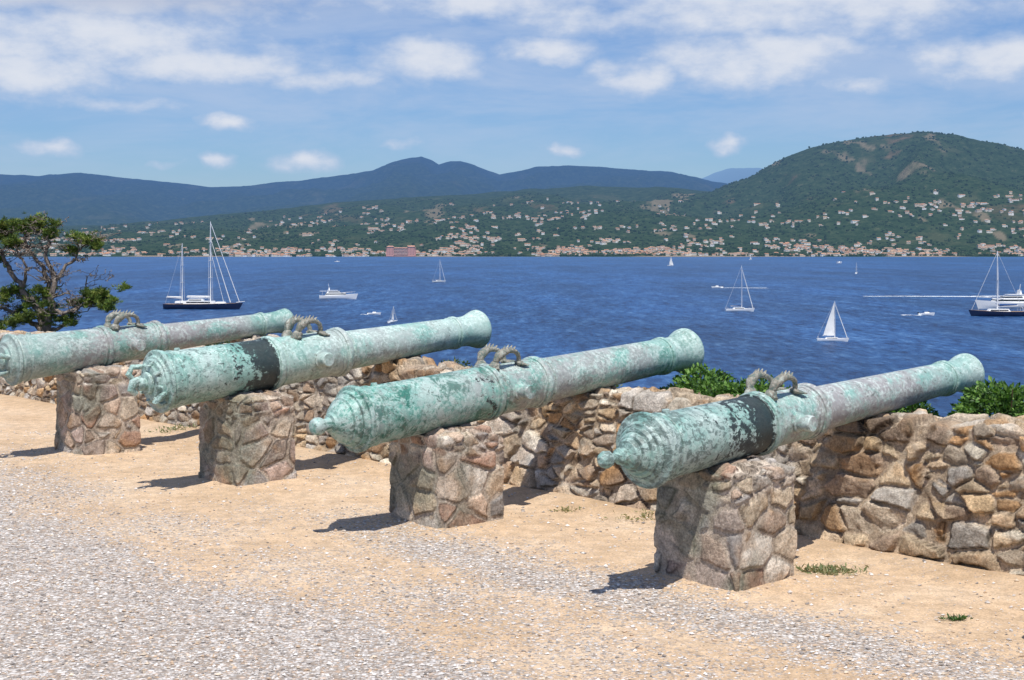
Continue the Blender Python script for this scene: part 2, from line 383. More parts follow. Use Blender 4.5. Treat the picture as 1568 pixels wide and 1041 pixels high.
def wall():
    us=[-14.0]
    while us[-1]<34:
        u=us[-1]; us.append(u+ (0.0115 if 3.8<u<13 else (.017 if 13<=u<24 else .05)))
    us=np.array(us); N0=10.28; T=.52
    fz=np.linspace(-.2,1,104); tw=np.linspace(0,1,34)[1:]; bz=np.linspace(1,-2,30)[1:]
    H=1.08+(fbm2(us,us*0,1.3,3,4)-.5)*.10+(fbm2(us,us*0,5,8,2)-.5)*.06
    H=H-.10*sstep(18,26,us)
    for g in GUNS:
        a=g['t']+(N0+.0-g['n']); zb=zaxis(g,a)-radius_at(g,a)-.015
        du=np.abs(us-g['u']); w=1-sstep(.20,.34,du)
        H=H*(1-w)+zb*w
    rows=[];nr=[]
    nU=len(us)
    for f in fz:
        z=np.where(f<0,f*1.0,f*H); bat=.19*(1-np.clip(f,0,1))
        rows.append(np.stack([np.full(nU,N0-bat),us,z],1)); e=float(sstep(.93,1.0,np.array(f)))
        nr.append(np.tile(np.array([-(1-.3*e),0,.7*e]),(nU,1)))
    for t in tw:
        rows.append(np.stack([np.full(nU,N0+T*t),us,H+.03*math.sin(t*math.pi)+(fbm2(us*1.0,us*0+t*T,6,21,3)-.5)*.06],1)); nr.append(np.tile(np.array([0,0,1.]),(nU,1)))
    for b in bz:
        rows.append(np.stack([np.full(nU,N0+T),us,np.where(b>0,b*H,b)],1)); nr.append(np.tile(np.array([1.,0,0]),(nU,1)))
    V=np.stack(rows,1); Nn=np.stack(nr,1); sh=V.shape; V=V.reshape(-1,3); Nn=Nn.reshape(-1,3); Nn/=np.linalg.norm(Nn,axis=1)[:,None]
    d,c=masonry(V,(.34,.34,.19),11,PAL_WALL,depth=.05,mort=.06,warp=.42,tl=.12,bev=.035,con=.6,ed=.85,mcol=(.43,.335,.24))
    d2,c2=masonry(V,(.2,.21,.115),12,PAL_WALL,depth=.038,mort=.07,warp=.42,tl=.10,bev=.035,con=.6,ed=.85,mcol=(.43,.335,.24))
    k=sstep(.49,.53,fbm(V*np.array([1,1.1,1.6]),77,2))
    d=d*(1-k)+d2*k; c=c*(1-k[:,None])+c2*k[:,None]
    # large-scale weathering so no two lengths of wall look alike
    wv=fbm(V*np.array([.8,.8,1.3]),78,3)[:,None]; c=c*(.82+.36*wv)
    gy=sstep(.52,.66,fbm(V*1.3,79,3))[:,None]*.45; c=c*(1-gy)+c.mean(1,keepdims=True)*np.array([1.06,1.0,.93])*gy
    tp=sstep(.99,1.04,V[:,2]/np.repeat(H[:,None],sh[1],1).ravel())[:,None]*(V[:,2:3]>.8)
    c=c*(1-.4*tp)+np.array([.52,.43,.33])*.4*tp
    V=V+Nn*(d-.02)[:,None]
    W=np.stack([V[:,0]*C[0]+V[:,1]*R[0],V[:,0]*C[1]+V[:,1]*R[1],V[:,2]],1)
    F=grid_faces(sh[0],sh[1])[:,::-1]
    return np_mesh('stone_wall',W,F,[M_STONE],col=c)
wall()

# ------------------------------------------------------------------ cannons
def ring(a,r,w=.05,h=.016):
    return [(a,r),(a+.002,r+h*.6),(a+w*.25,r+h),(a+w*.75,r+h),(a+w-.002,r+h*.6),(a+w,r)]
def cannon(g,i,mat):
    b=MB(); L=g['L']; rb=g['rb']; r1,r2,r3,rn,rm=g['r1'],g['r2'],g['r3'],g['rn'],g['rm']; a1,at=g['a1'],g['at']
    k=rb/.26
    st=g['style']
    if st==0:
        P=[(-.44,.001),(-.44,.026),(-.425,.050),(-.395,.062),(-.360,.056),(-.335,.036),(-.315,.031),(-.275,.034),(-.262,.056),(-.242,.060),(-.230,.044),(-.20,.048),(-.185,.072),(-.180,.098),(-.160,.110),(-.140,.112),(-.132,.104),(-.128,.128),(-.110,.144),(-.092,.147),(-.086,.140),(-.082,.166),(-.066,.180),(-.052,.183),(-.047,.176),(-.043,.200),(-.030,.212),(-.018,.214),(-.014,.208),(-.010,.226),(-.002,.236)]
    elif st==1:
        P=[(-.43,.001),(-.43,.035),(-.415,.062),(-.375,.078),(-.335,.072),(-.305,.052),(-.28,.050),(-.25,.058),(-.24,.085),(-.215,.095),(-.20,.120),(-.165,.160),(-.125,.188),(-.115,.182),(-.110,.204),(-.085,.214),(-.055,.230),(-.05,.222),(-.045,.244),(-.01,.250)]
    elif st==2:
        P=[(-.22,.001),(-.22,.045),(-.21,.065),(-.17,.070),(-.15,.055),(-.13,.055),(-.125,.105),(-.105,.115),(-.10,.10),(-.09,.105),(-.085,.175),(-.07,.19),(-.062,.18),(-.055,.19),(-.05,.225),(-.03,.24),(-.025,.262),(-.005,.275)]
    else:
        P=[(-.12,.001),(-.12,.05),(-.11,.09),(-.09,.10),(-.085,.16),(-.06,.18),(-.055,.215),(-.03,.235),(-.01,.25)]
    P+= [(0,rb-.012)]+ring(0.0,rb,.045,.022)+ring(.05,rb-.004,.04,.012)
    P+= [(.10,rb-.006),(.13,rb-.012)]+ring(.16,rb-.014,.03,.010)
    P+= [(a1*.5,(rb+r1)/2-.012)]
    P+= ring(a1-.09,r1-.012,.03,.012)+ring(a1-.045,r1-.012,.06,.026)+[(a1+.03,r2+.006)]
    P+= ring(a1+.05,r2+.004,.025,.010)
    ae=at+.42
    P+= ring(ae-.10,r2-.006,.03,.012)+ring(ae-.05,r2-.006,.07,.024)+[(ae+.05,r3)]+ring(ae+.07,r3,.025,.010)
    am=L-.42
    P+= [((ae+am)/2,(r3+rn)/2+.002)]
    P+= ring(am-.10,rn+.004,.025,.010)+ring(am-.055,rn+.003,.05,.018)
    P+= [(am+.02,rn),(L-.26,rn+.004),(L-.19,rn+(rm-rn)*.35),(L-.12,rn+(rm-rn)*.82),(L-.09,rm-.004),(L-.085,rm),(L-.055,rm+.003),(L-.05,rm-.004),(L-.045,rm-.010),(L-.02,rm-.016),(L-.005,rm-.03),(L,rm-.045),(L,.085),(L-.01,.075),(L-.6,.07),(L-.6,.001)]
    b.lathe(P,96)
    rt=.066*k
    for s in(1,-1):
        rr=radius_at(g,at)
        pts=[(at,s*(rr-.08),-.01),(at,s*(rr+.012),-.01),(at,s*(rr+.022),-.01),(at,s*(rr+.125),-.01),(at,s*(rr+.135),-.01)]
        b.tube(pts,[rt*1.30,rt*1.25,rt,rt,rt*.9],28)
    b.tube([(.26,0,rb-.03),(.26,0,rb+.008)],[.035,.028],12)
    # dolphins: head gripping the barrel, thick arched body, dorsal fin, forked tail
    rr=radius_at(g,at-.02)
    for s in(1,-1):
        pts=[];rad=[]
        for q in range(25):
            th=math.pi*q/24; a=at-.03-.15*math.cos(th)*(1+.16*math.sin(th)); h=math.sin(th)**.75
            pts.append((a,s*(.095+.035*math.sin(th)),rr*.90+.150*h*k))
            rad.append((.021+.020*math.exp(-((q-7)/4.2)**2)+.0025*math.sin(q*2.4))*k)
        b.tube(pts,rad,12,1)
        a0=at-.18
        b.tube([(a0-.075,s*.065,rr*.92),(a0-.045,s*.09,rr*.97),(a0-.005,s*.098,rr*1.04),(a0+.025,s*.10,rr*1.14)],[.016*k,.040*k,.050*k,.036*k],12,1)
        b.tube([(a0-.02,s*.15,rr*.90),(a0-.005,s*.12,rr*1.03)],[.022*k,.02*k],8,1)
        b.tube([(at+.09,s*.10,rr*1.06),(at+.135,s*.09,rr*.98),(at+.21,s*.05,rr*.98)],[.024*k,.044*k,.014*k],10,1,squash=.5)
        b.tube([(at+.10,s*.10,rr*1.02),(at+.15,s*.13,rr*.93),(at+.21,s*.15,rr*.86)],[.03*k,.034*k,.010*k],8,1,squash=.5)
        for q,hh in ((5,.028),(7,.04),(9,.046),(11,.042),(13,.032),(15,.022)):
            p=pts[q]; b.tube([(p[0]-.01,p[1],p[2]+.012),(p[0]+.03,p[1],p[2]+hh*k+.016)],[.024*k,.005],6,1,squash=.6)
    if st==2:
        for q in range(8):
            t=2*math.pi*q/8+.2
            b.tube([(-.03,.15*math.cos(t),.15*math.sin(t)),(-.09,.185*math.cos(t),.185*math.sin(t)),(-.02,.225*math.cos(t),.225*math.sin(t))],[.022,.026,.016],8,0)
        b.tube([(0,.22,.14),(-.12,.27,.15),(-.17,.26,.08),(-.13,.25,.02),(-.02,.24,-.02)],[.028,.03,.034,.028,.02],10,0)
        b.tube([(0,-.20,-.10),(-.10,-.24,-.12),(-.15,-.22,-.17),(-.09,-.19,-.21),(0,-.17,-.20)],[.028,.03,.034,.028,.02],10,0)
        b.tube([(-.20,0,.04),(-.26,0,.02),(-.29,0,-.04),(-.24,0,-.09)],[.045,.05,.042,.03],10,0)
    if st==3:
        b.tube([(-.06,-.15,.05),(-.18,-.16,.08),(-.28,-.12,.02),(-.30,0,-.04),(-.26,.10,-.03),(-.06,.14,0)],[.03,.032,.036,.04,.034,.03],12,0)
        b.tube([(-.04,-.1,-.12),(-.17,-.11,-.14),(-.23,-.05,-.16),(-.17,.06,-.15),(-.04,.1,-.12)],[.025,.03,.032,.03,.025],10,0)
    o=b.build('bronze_cannon',[mat,M_HANDLE],32)
    px,py=g['p']; t=g['t']
    o.location=(px-C[0]*t,py-C[1]*t,g['zb'])
    o.rotation_euler=(0,-math.asin((g['zm']-g['zb'])/L),YAW)
    return o
cm=[mat_cannon('verdigris_a',4.55,1.28,.86,.12,.85,.9,1,.38,1.5,1.0,.45),
    mat_cannon('verdigris_b',4.55,1.53,.50,1.0,.70,.35,2,.16,1.3,1.0,.3),
    mat_cannon('verdigris_c',4.47,1.33,.90,.40,.45,.65,3,.36,1.9,1.08,.35),
    mat_cannon('verdigris_d',3.95,1.3,0,.35,.85,.15,4,.3,.8,.9,.35),
    mat_cannon('verdigris_e',4.5,1.3,.6,.4,.4,.5,5,.3,1.9)]
for i,g in enumerate(GUNS): cannon(g,i,cm[i])

# ------------------------------------------------------------------ ground
def gmask(n,u):
    x=n*C[0]+u*R[0]; y=n*C[1]+u*R[1]
    f=fbm2(x,y,.55,31,5)-.5; f2=fbm2(x,y,1.6,41,4)-.5
    base=sstep(8.0,5.6,n+f*3.2+f2*1.2)
    band=np.exp(-((n-7.55-f*1.2)/.55)**2)*sstep(12.5,8.5,u)*.8
    track=np.exp(-((n-6.1+f*1.5)/.45)**2)*.45
    return np.clip(np.maximum(base-track,band)+f2*.5,0.04,1)
def gz(n,u):
    z=(fbm2(n,u,.7,61,4)-.5)*.05+(fbm2(n,u,4,62,3)-.5)*.012
    z=z+.05*np.exp(-((n-10.0)/.25)**2)
    for g in GUNS:
        d=np.maximum(np.abs(n-g['n'])-.34,np.abs(u-g['u'])-.39); z=z+.03*np.exp(-np.clip(d,0,9)/.12)
    dd=np.clip(n-11.2,0,None); drop=-(dd*.62+ .3*sstep(0,3,dd)); far=sstep(0,2,dd)
    z=np.where(n>10.5,-.35*sstep(10.5,11.0,n)+drop+far*(fbm2(n,u,.15,63,4)-.5)*3*sstep(0,8,dd),z)
    return np.maximum(z,SEA-6)
def ground():
    ns=np.concatenate([np.linspace(-60,-2,40)[:-1],np.linspace(-2,10.9,300),np.linspace(11,60,90)])
    us=np.concatenate([np.linspace(-80,0,50)[:-1],np.linspace(0,20,440),np.linspace(20.3,90,120)])
    Nn,U=np.meshgrid(ns,us,indexing='ij'); n=Nn.ravel();u=U.ravel()
    z=gz(n,u); V=np.stack([n*C[0]+u*R[0],n*C[1]+u*R[1],z],1)
    np_mesh('ground',V,grid_faces(len(ns),len(us)),[mat_ground()],extra={'grav':gmask(n,u)})
ground()
def pebbles():
    K=170000
    x=rng.uniform(-9,6,K); y=6.5+rng.random(K)**1.5*13
    n=x*C[0]+y*C[1]; u=x*R[0]+y*R[1]
    m=gmask(n,u); keep=(n<10.0)&(rng.random(K)<.10+.75*m)&(np.abs(x)<y*.40+.8)
    for g in GUNS: keep&=~((np.abs(n-g['n'])<.33)&(np.abs(u-g['u'])<.38))
    x,y,n,u=x[keep],y[keep],n[keep],u[keep]; K=len(x); z=gz(n,u)
    r=.0045+.015*rng.random(K)**3.2
    oct_=np.array([(1,0,0),(0,1,0),(-1,0,0),(0,-1,0),(0,0,1),(0,0,-1)],float)
    T=np.array([(0,1,4),(1,2,4),(2,3,4),(3,0,4),(1,0,5),(2,1,5),(3,2,5),(0,3,5)])
    V=oct_[None]*(.65+.6*rng.random((K,6,1)))+rng.normal(0,.16,(K,6,3))
    th=rng.uniform(0,6.28,K); c,s=np.cos(th)[:,None],np.sin(th)[:,None]
    X=V[:,:,0]*c-V[:,:,1]*s; Y=V[:,:,0]*s+V[:,:,1]*c
    V=np.stack([X*r[:,None]+x[:,None],Y*r[:,None]*.85+y[:,None],V[:,:,2]*r[:,None]*.6+(z+r*.3)[:,None]],2).reshape(-1,3)
    F=(T[None]+6*np.arange(K)[:,None,None]).reshape(-1,3)
    pal=np.array([(.64,.60,.56),(.53,.48,.44),(.40,.365,.335),(.72,.68,.64),(.54,.40,.28),(.60,.50,.39),(.27,.24,.22),(.62,.58,.55)])
    col=pal[rng.integers(0,len(pal),K)]*rng.uniform(.8,1.15,(K,1)); col=np.repeat(col,6,0)
    np_mesh('gravel',V,F,[mat_pebble()],col=col,smooth=False)
pebbles()

# ------------------------------------------------------------------ sea
me=bpy.data.meshes.new('sea'); me.from_pydata([(-60000,-3000,SEA),(60000,-3000,SEA),(60000,80000,SEA),(-60000,80000,SEA)],[],[(0,1,2,3)])
me.materials.append(mat_sea()); link(bpy.data.objects.new('sea',me))

# ------------------------------------------------------------------ hills
RA=np.array([(-9000,380),(-5500,480),(-4066,519),(-3240,490),(-2992,473),(-2702,494),(-2413,457),(-1876,403),(-1669,407),(-1463,432),(-1173,465),(-884,507),(-760,556),(-640,590),(-574,604),(-500,575),(-463,548),(-390,566),(-326,570),(-200,525),(-79,482),(149,531),(355,540),(727,519),(1016,498),(1244,440),(1554,400),(2132,300),(9000,300)],float)
RF=np.array([(-9000,200),(1200,300),(1774,660),(2000,760),(2128,800),(2417,803),(2674,761),(3400,650),(5000,400),(12000,350)],float)
RB=np.array([(-9000,40),(-200,60),(457,190),(705,235),(843,259),(926,292),(1008,319),(1118,385),(1256,438),(1422,476),(1697,508),(1862,491),(2028,457),(2160,424),(2524,374),(3075,305),(6000,200)],float)
RC=np.array([(-9000,90),(-2339,107),(-1743,128),(-1206,180),(-788,222),(-251,260),(48,284),(346,302),(645,295),(943,275),(1540,250),(4000,200),(9000,150)],float)
def land(x,y):
    ys=4188+(fbm2(x,x*0,.0025,71,4)-.5)*160
    def rg(tab,D,wf,wb):
        h=np.interp(x,tab[:,0],tab[:,1]); d=y-D
        return h*np.exp(-np.where(d<0,(np.abs(d)/wf)**1.7,(d/wb)**2))
    P1=fbm2(x,y,.0022,73,5); ridge=1-np.abs(2*P1-1)*1.6
    a=rg(RA,9000,1900,2500); f=rg(RF,14000,2500,3000); b=rg(RB,6000,1050,1300); c=rg(RC,6500,1500,1200)
    def det(h,D,w): return h*(1-.34*(1-ridge)*np.clip(np.abs(y-D)/w,0,1))
    a=det(a,9000,700);b=det(b,6000,450);c=det(c,6500,600)
    h=np.maximum(np.maximum(a,f),np.maximum(b,c))
    ramp=sstep(0,900,y-ys)
    flat=np.clip((y-ys)*.05,-12,9)
    z=flat+h*ramp+(fbm2(x,y,.012,74,4)-.5)*14*ramp
    return SEA+z, (y-ys)
def hills():
    t=np.linspace(-.62,.62,1050)
    y=np.concatenate([np.linspace(3900,5000,70)[:-1],np.linspace(5000,7000,110)[:-1],np.linspace(7000,9600,80)[:-1],np.linspace(9600,15000,40)])
    T,Y=np.meshgrid(t,y,indexing='ij'); X=(T*Y).ravel(); Y=Y.ravel()
    z,s=land(X,Y)
    beach=np.exp(-((s-25)/30)**2)*.9*sstep(.4,.6,fbm2(X,X*0,.004,75,3))
    cut=sstep(.68,.74,fbm2(X,Y*.5,.010,76,4))*.45*(Y<6000)*(Y>4600)
    np_mesh('hills',np.stack([X,Y,z],1),grid_faces(len(t),len(y)),[mat_land()],extra={'bare':np.clip(beach+cut,0,1)})
hills()

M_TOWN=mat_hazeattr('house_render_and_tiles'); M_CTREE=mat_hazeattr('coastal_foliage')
def town():
    b=MB(); K=30000
    x=rng.uniform(-2600,2900,K); s=rng.random(K)**1.4*1750; y=4215+s
    n1=fbm2(x,y,.0065,81,4); n2=fbm2(x,y,.0016,82,3); t=x/y
    dens=np.interp(t,[-.5,-.36,-.2,-.08,0.02,.12,.25,.36,.6],[.14,.20,.24,.30,.40,.48,.50,.56,.5])
    far=np.interp(s,[0,60,300,900,1400,1750],[1.0,.6,.45,.55,.32,.08])
    z,_=land(x,y)
    keep=rng.random(K)<dens*far*(.06+sstep(.44,.60,n1))*(.4+1.1*sstep(.38,.58,n2))*(1-sstep(120,235,z))
    x,y,z=x[keep],y[keep],z[keep]
    walls=[(.74,.67,.56),(.82,.79,.74),(.70,.59,.46),(.76,.70,.61),(.62,.48,.38),(.86,.84,.81),(.78,.73,.66),(.55,.46,.37)]
    roofs=[(.44,.23,.14),(.38,.20,.125),(.48,.30,.20),(.42,.27,.19)]
    for i in range(len(x)):
        w=random.uniform(6,14)*(2.2 if random.random()<.09 else 1); d=random.uniform(8,12); h=random.choice([3.5,4,5,6,7])
        rz=random.uniform(-.6,.6); cx,cy,cz=x[i],y[i],z[i]
        M=Matrix.Translation((cx,cy,cz))@Matrix.Rotation(rz,4,'Z')
        b.col=random.choice(walls)
        a,e=w/2,d/2; zz=-5
        b.add([(-a,-e,zz),(a,-e,zz),(a,e,zz),(-a,e,zz),(-a,-e,h),(a,-e,h),(a,e,h),(-a,e,h)],[(0,1,5,4),(1,2,6,5),(2,3,7,6),(3,0,4,7)],0,M)
        b.add([(-a,-e,h),(-a,e,h),(-a,0,h+1.8),(a,-e,h),(a,e,h),(a,0,h+1.8)],[(0,1,2),(3,5,4)],0,M)
        b.col=random.choice(roofs); o=.6
        b.add([(-a-o,-e-o,h-.1),(a+o,-e-o,h-.1),(a+o,0,h+2.0),(-a-o,0,h+2.0),(a+o,e+o,h-.1),(-a-o,e+o,h-.1)],[(0,1,2,3),(3,2,4,5)],0,M)
        b.col=(.15,.16,.17)
        for q in (-.25,.25): b.box((a*2*q,-e-.05,h*.5),(1.5,.12,1.7),0,0,1,M)
        if random.random()<.4:
            b.col=random.choice(walls); b.box((a+3,0,h*.35-2),(6,d*.8,h*.7+4),0,0,1,M)
    b.build('coastal_town',[M_TOWN],smooth=False)
town()
def hotel():
    b=MB(); cx,cy=-330,4230; zb=SEA+2
    P=(.60,.30,.27)
    b.col=P; b.box((cx,cy,zb+11),(88,16,24),0); b.box((cx-31,cy-4,zb+13),(20,18,28),0); b.box((cx+31,cy-4,zb+13),(20,18,28),0)
    b.col=(.46,.25,.19); b.box((cx,cy,zb+24.5),(92,19,3),0,0,.85); b.box((cx-31,cy-4,zb+28.8),(23,21,3.4),0,0,.5); b.box((cx+31,cy-4,zb+28.8),(23,21,3.4),0,0,.5)
    for f in range(5):
        b.col=(.78,.66,.60); b.box((cx,cy-8.6,zb+3.2+f*4.2),(42,1.2,.7),0)
        for k in range(14):
            b.col=(.16,.10,.11); b.box((cx-19.5+k*3,cy-8.1,zb+5.2+f*4.2),(1.3,.3,2.2),0)
        for s in(-31,31):
            for k in range(4): b.box((cx+s-7+k*4.6,cy-13.1,zb+5.2+f*4.6),(1.5,.3,2.4),0)
    b.build('pink_hotel',[M_TOWN],smooth=False)
hotel()
def coast_trees():
    K=24000
    x=rng.uniform(-2700,2900,K); s=np.where(rng.random(K)<.25,rng.random(K)*90,rng.random(K)**1.1*1900); y=4205+s
    keep=fbm2(x,y,.01,91,3)>.40; x,y=x[keep],y[keep]; K=len(x); z,ss=land(x,y)
    keep=ss>18; x,y,z=x[keep],y[keep],z[keep]; K=len(x)
    import bmesh
    bm=bmesh.new(); bmesh.ops.create_icosphere(bm,subdivisions=1,radius=1); V0=np.array([v.co[:] for v in bm.verts]); F0=np.array([[v.index for v in f.verts] for f in bm.faces]); bm.free()
    r=rng.uniform(2.5,5.8,K); nv=len(V0)
    V=V0[None]*rng.uniform(.75,1.25,(K,nv,1)); V=V*r[:,None,None]*np.array([1,1,.85]); V=V+np.stack([x,y,z+r*.4],1)[:,None,:]
    F=(F0[None]+nv*np.arange(K)[:,None,None]).reshape(-1,3)
    pal=np.array([(.018,.035,.015),(.026,.045,.020),(.038,.060,.028),(.012,.025,.013),(.05,.068,.036)])
    col=np.repeat(pal[rng.integers(0,5,K)]*rng.uniform(.7,1.2,(K,1)),nv,0)
    np_mesh('coastal_trees',V.reshape(-1,3),F,[M_CTREE],col=col,smooth=False)
coast_trees()

# ------------------------------------------------------------------ boats
M_WHITE=simple('white_gelcoat',(.80,.80,.79),.35,.5,.04); M_NAVY=simple('navy_hull_paint',(.012,.022,.06),.3,.5,.1)
M_GLASS=simple('dark_glass',(.02,.025,.03),.15,.6,.05); M_SAIL=simple('sail_cloth',(.80,.79,.76),.8,.1,.06,.6)
M_TEAK=simple('teak_deck',(.36,.24,.14),.7,.2,.15); M_MAST=simple('painted_mast',(.72,.72,.72),.4,.5,.05); M_BLUE=simple('blue_canvas',(.03,.08,.22),.8,.1,.1)
BM=[M_WHITE,M_NAVY,M_GLASS,M_SAIL,M_TEAK,M_MAST,M_BLUE]
def hull(b,L,B,H,mat=0,sheer=.35,deck=4):
    ns=18; vs=[];sec=[(0,-.35),(.55,-.25),(.82,0),(.96,.5),(1,1)]
    for i in range(ns+1):
        s=i/ns; hb=B/2*(1-max(0,(s-.42)/.58)**2.3)*(.72+.28*min(1,s/.3)); hb=max(hb,.01)
        Hs=H*(1+sheer*max(0,(s-.3)/.7)**1.6)
        for side in(1,-1):
            for w,z in (sec if side==1 else sec[::-1]):
                rake=(max(0,z))*L*.05*(s**4)
                vs.append((s*L-L/2+rake,side*w*hb,z*Hs))
    m=10; fs=[]
    for i in range(ns):
        for k in range(m-1):
            if k==4: continue
            fs.append((i*m+k,(i+1)*m+k,(i+1)*m+k+1,i*m+k+1))
    fs.append(tuple(range(m)))
    b.add(vs,fs,mat)
    b.add([vs[i*m+4] for i in range(ns+1)]+[vs[i*m+5] for i in range(ns+1)],[(i,i+1,ns+2+i,ns+1+i) for i in range(ns)],deck)
def sail(b,p0,p1,p2,belly,mat=3):
    p0,p1,p2=map(Vector,(p0,p1,p2)); n=8; vs=[];fs=[];idx={}
    nr=(p1-p0).cross(p2-p0).normalized()
    for i in range(n+1):
        for j in range(n+1-i):
            a,c=i/n,j/n; q=p0*(1-a-c)+p1*a+p2*c; q=q+nr*belly*4*(a*c+a*(1-a-c)+c*(1-a-c))*.8
            idx[i,j]=len(vs); vs.append(q)
    for i in range(n):
        for j in range(n-i):
            fs.append((idx[i,j],idx[i+1,j],idx[i,j+1]))
            if j<n-i-1: fs.append((idx[i+1,j],idx[i+1,j+1],idx[i,j+1]))
    b.add(vs,fs,mat)
def place(b,name,x,y,rz,heel=0,ang=40):
    o=b.build(name,BM,ang); o.location=(x,y,SEA); o.rotation_euler=(heel,0,rz); return o
b=MB(); hull(b,31.5,6.6,2.1,1,.25)
b.box((-1,0,2.75),(13,4.0,1.2),0,0,.92); b.box((-2.5,0,3.7),(6.5,3.2,1.0),0,0,.85); b.box((-1,-2.02,2.85),(10,.06,.45),2); b.box((-2.5,-1.55,3.75),(5.4,.08,.4),2); b.box((8,0,2.7),(4,2.4,.7),0,0,.8)
b.box((-9,0,2.9),(4,3.6,.8),0,0,.9)
b.tube([(3.6,0,2),(3.6,0,36)],[.30,.16],10,5); b.tube([(-8.4,0,2),(-8.4,0,27)],[.26,.14],10,5)
b.tube([(3.4,0,4.6),(-6.5,0,4.9)],.2,8,5); b.tube([(3.3,0,5.05),(-6.2,0,5.3)],[.38,.22],8,3)
b.tube([(-8.6,0,4.4),(-15.2,0,4.8)],.16,8,5); b.tube([(-8.7,0,4.8),(-14.8,0,5.1)],[.3,.18],8,3)
for z in(13,20,27.5): b.tube([(3.6,-2.3,z),(3.6,2.3,z)],.10,6,5)
for z in(11,18): b.tube([(-8.4,-1.8,z),(-8.4,1.8,z)],.09,6,5)
for s_ in(-1,1):
    b.tube([(3.6,s_*3,2.2),(3.6,s_*2.3,20),(3.6,0,35)],.06,5,5); b.tube([(-8.4,s_*2.8,2.2),(-8.4,s_*1.8,18),(-8.4,0,26.5)],.06,5,5)
b.tube([(15.8,0,2.9),(3.6,0,35.5)],[.16,.12],6,5); b.tube([(12,0,2.8),(3.6,0,29)],[.17,.1],6,3); b.tube([(9.2,0,2.8),(3.6,0,24)],.09,6,5)
b.tube([(-15.5,0,2.5),(-8.4,0,26.5)],.04,5,5)
b.tube([(14.5,0,2.8),(18.0,0,3.2)],.15,6,5)
for i in range(9):
    x=-13+i*3; b.tube([(x,-3.0,2.1),(x,-3.0,3.1)],.04,4,5)
place(b,'two_masted_yacht',-127.5,585,math.radians(-6))
def motor(name,L,x,y,rz,hm=0):
    b=MB(); k=L/18; hull(b,L,4.8*k,1.9*k,hm,.45,0)
    b.box((-1*k,0,2.5*k),(10.5*k,3.9*k,1.3*k),0,0,.9); b.box((-1*k,0,2.6*k),(10.0*k,3.86*k,.5*k),2,0,.99)
    b.box((-2*k,0,3.5*k),(7*k,3.3*k,.9*k),0,0,.86); b.box((-1.6*k,0,3.6*k),(6.0*k,3.3*k,.4*k),2,0,.95)
    b.box((-2.6*k,0,4.35*k),(5.2*k,3.0*k,.18*k),0); b.box((-4.2*k,0,5.0*k),(.7*k,2.6*k,1.2*k),0,0,.7)
    b.tube([(-4.2*k,0,5.4*k),(-4.6*k,0,7.6*k)],.09*k,6,5); b.tube([(-4.2*k,-1.1*k,5.7*k),(-4.2*k,1.1*k,5.7*k)],.12*k,6,0)
    b.tube([(-7.5*k,-1.8*k,2*k),(-7.5*k,-1.8*k,3.9*k)],.06*k,5,5); b.box((-7*k,0,4.0*k),(3.6*k,3.2*k,.12*k),0)
    b.tube([(1*k,-2.0*k,3*k),(5*k,-1.5*k,3.4*k),(8.6*k,0,3.6*k),(5*k,1.5*k,3.4*k),(1*k,2.0*k,3*k)],.05*k,5,5)
    return place(b,name,x,y,rz)
motor('motor_yacht',18,-85.5,698,math.radians(8))
motor('motor_yacht',24,205,590,math.radians(184))
def sloop(name,L,mh,x,y,rz,sails=0,heel=0,hm=0,jib=False):
    b=MB(); hull(b,L,L*.29,L*.095,hm,.3,0 if L<13 else 4); k=L/10
    b.box((-.2*k,0,1.15*k),(4.4*k,1.8*k,.55*k),0,0,.8); b.box((-.2*k,0,1.2*k),(3.4*k,1.78*k,.2*k),2,0,.97)
    mx=.8*k if L<14 else 0; b.tube([(mx,0,.9*k),(mx,0,mh)],[.11*k,.06*k] if L<14 else [.30,.18],8,5)
    b.tube([(mx,0,1.9*k),(mx-3.9*k,0,2.0*k)],.08*k,6,5)
    b.tube([(L/2*.98,0,1.2*k),(mx,0,mh*.98)],.035*k,5,5); b.tube([(-L/2,0,1.0*k),(mx,0,mh*.99)],.025*k,5,5)
    for s_ in(-1,1):
        b.tube([(mx,s_*1.3*k,1*k),(mx,s_*.8*k,mh*.55),(mx,0,mh*.95)],.025*k,5,5)
    b.tube([(mx,-.8*k,mh*.55),(mx,.8*k,mh*.55)],.04*k,5,5)
    if sails: sail(b,(mx-.1*k,0,2.1*k),(mx-3.8*k,-.6*k*sails,2.1*k),(mx-.1*k,0,mh*.97),.35*k)
    else: b.tube([(mx-.2*k,0,2.2*k),(mx-3.7*k,0,2.25*k)],[.22*k,.13*k],7,6)
    if jib: sail(b,(L/2*.95,0,1.3*k),(mx-.5*k,-.8*k,1.6*k),(mx+.2*k,0,mh*.9),.3*k)
    elif L<14: b.tube([(L/2*.96,0,1.3*k),(mx+.15*k,0,mh*.9)],[.12*k,.06*k],6,3)
    for q in (-.42,-.25,-.05,.15,.33): b.tube([(q*L,-1.2*k,1*k),(q*L,-1.2*k,1.55*k)],.02*k,4,5)
    b.tube([(-4.6*k,-.9*k,1*k),(-4.6*k,-.9*k,1.7*k),(-4.6*k,.9*k,1.7*k),(-4.6*k,.9*k,1*k)],.04*k,5,5)
    return place(b,name,x,y,rz,heel)
sloop('sailboat',11.3,18.2,89.7,561,math.radians(5))
sloop('sailboat',8.2,10.9,85.8,381,math.radians(-4),1,0)
sloop('sailboat',10,17,-53.8,1047,math.radians(25),0,math.radians(0))
sloop('sailboat',10,13.5,225,2017,math.radians(30),1,0,0,True)
sloop('sailboat',8,11.5,338,1396,math.radians(70),1,0)
sloop('sailboat',5.5,5.6,-40,478,math.radians(65),1,0)
sloop('sailboat',9,13,520,3100,math.radians(50),1,0,0,True)
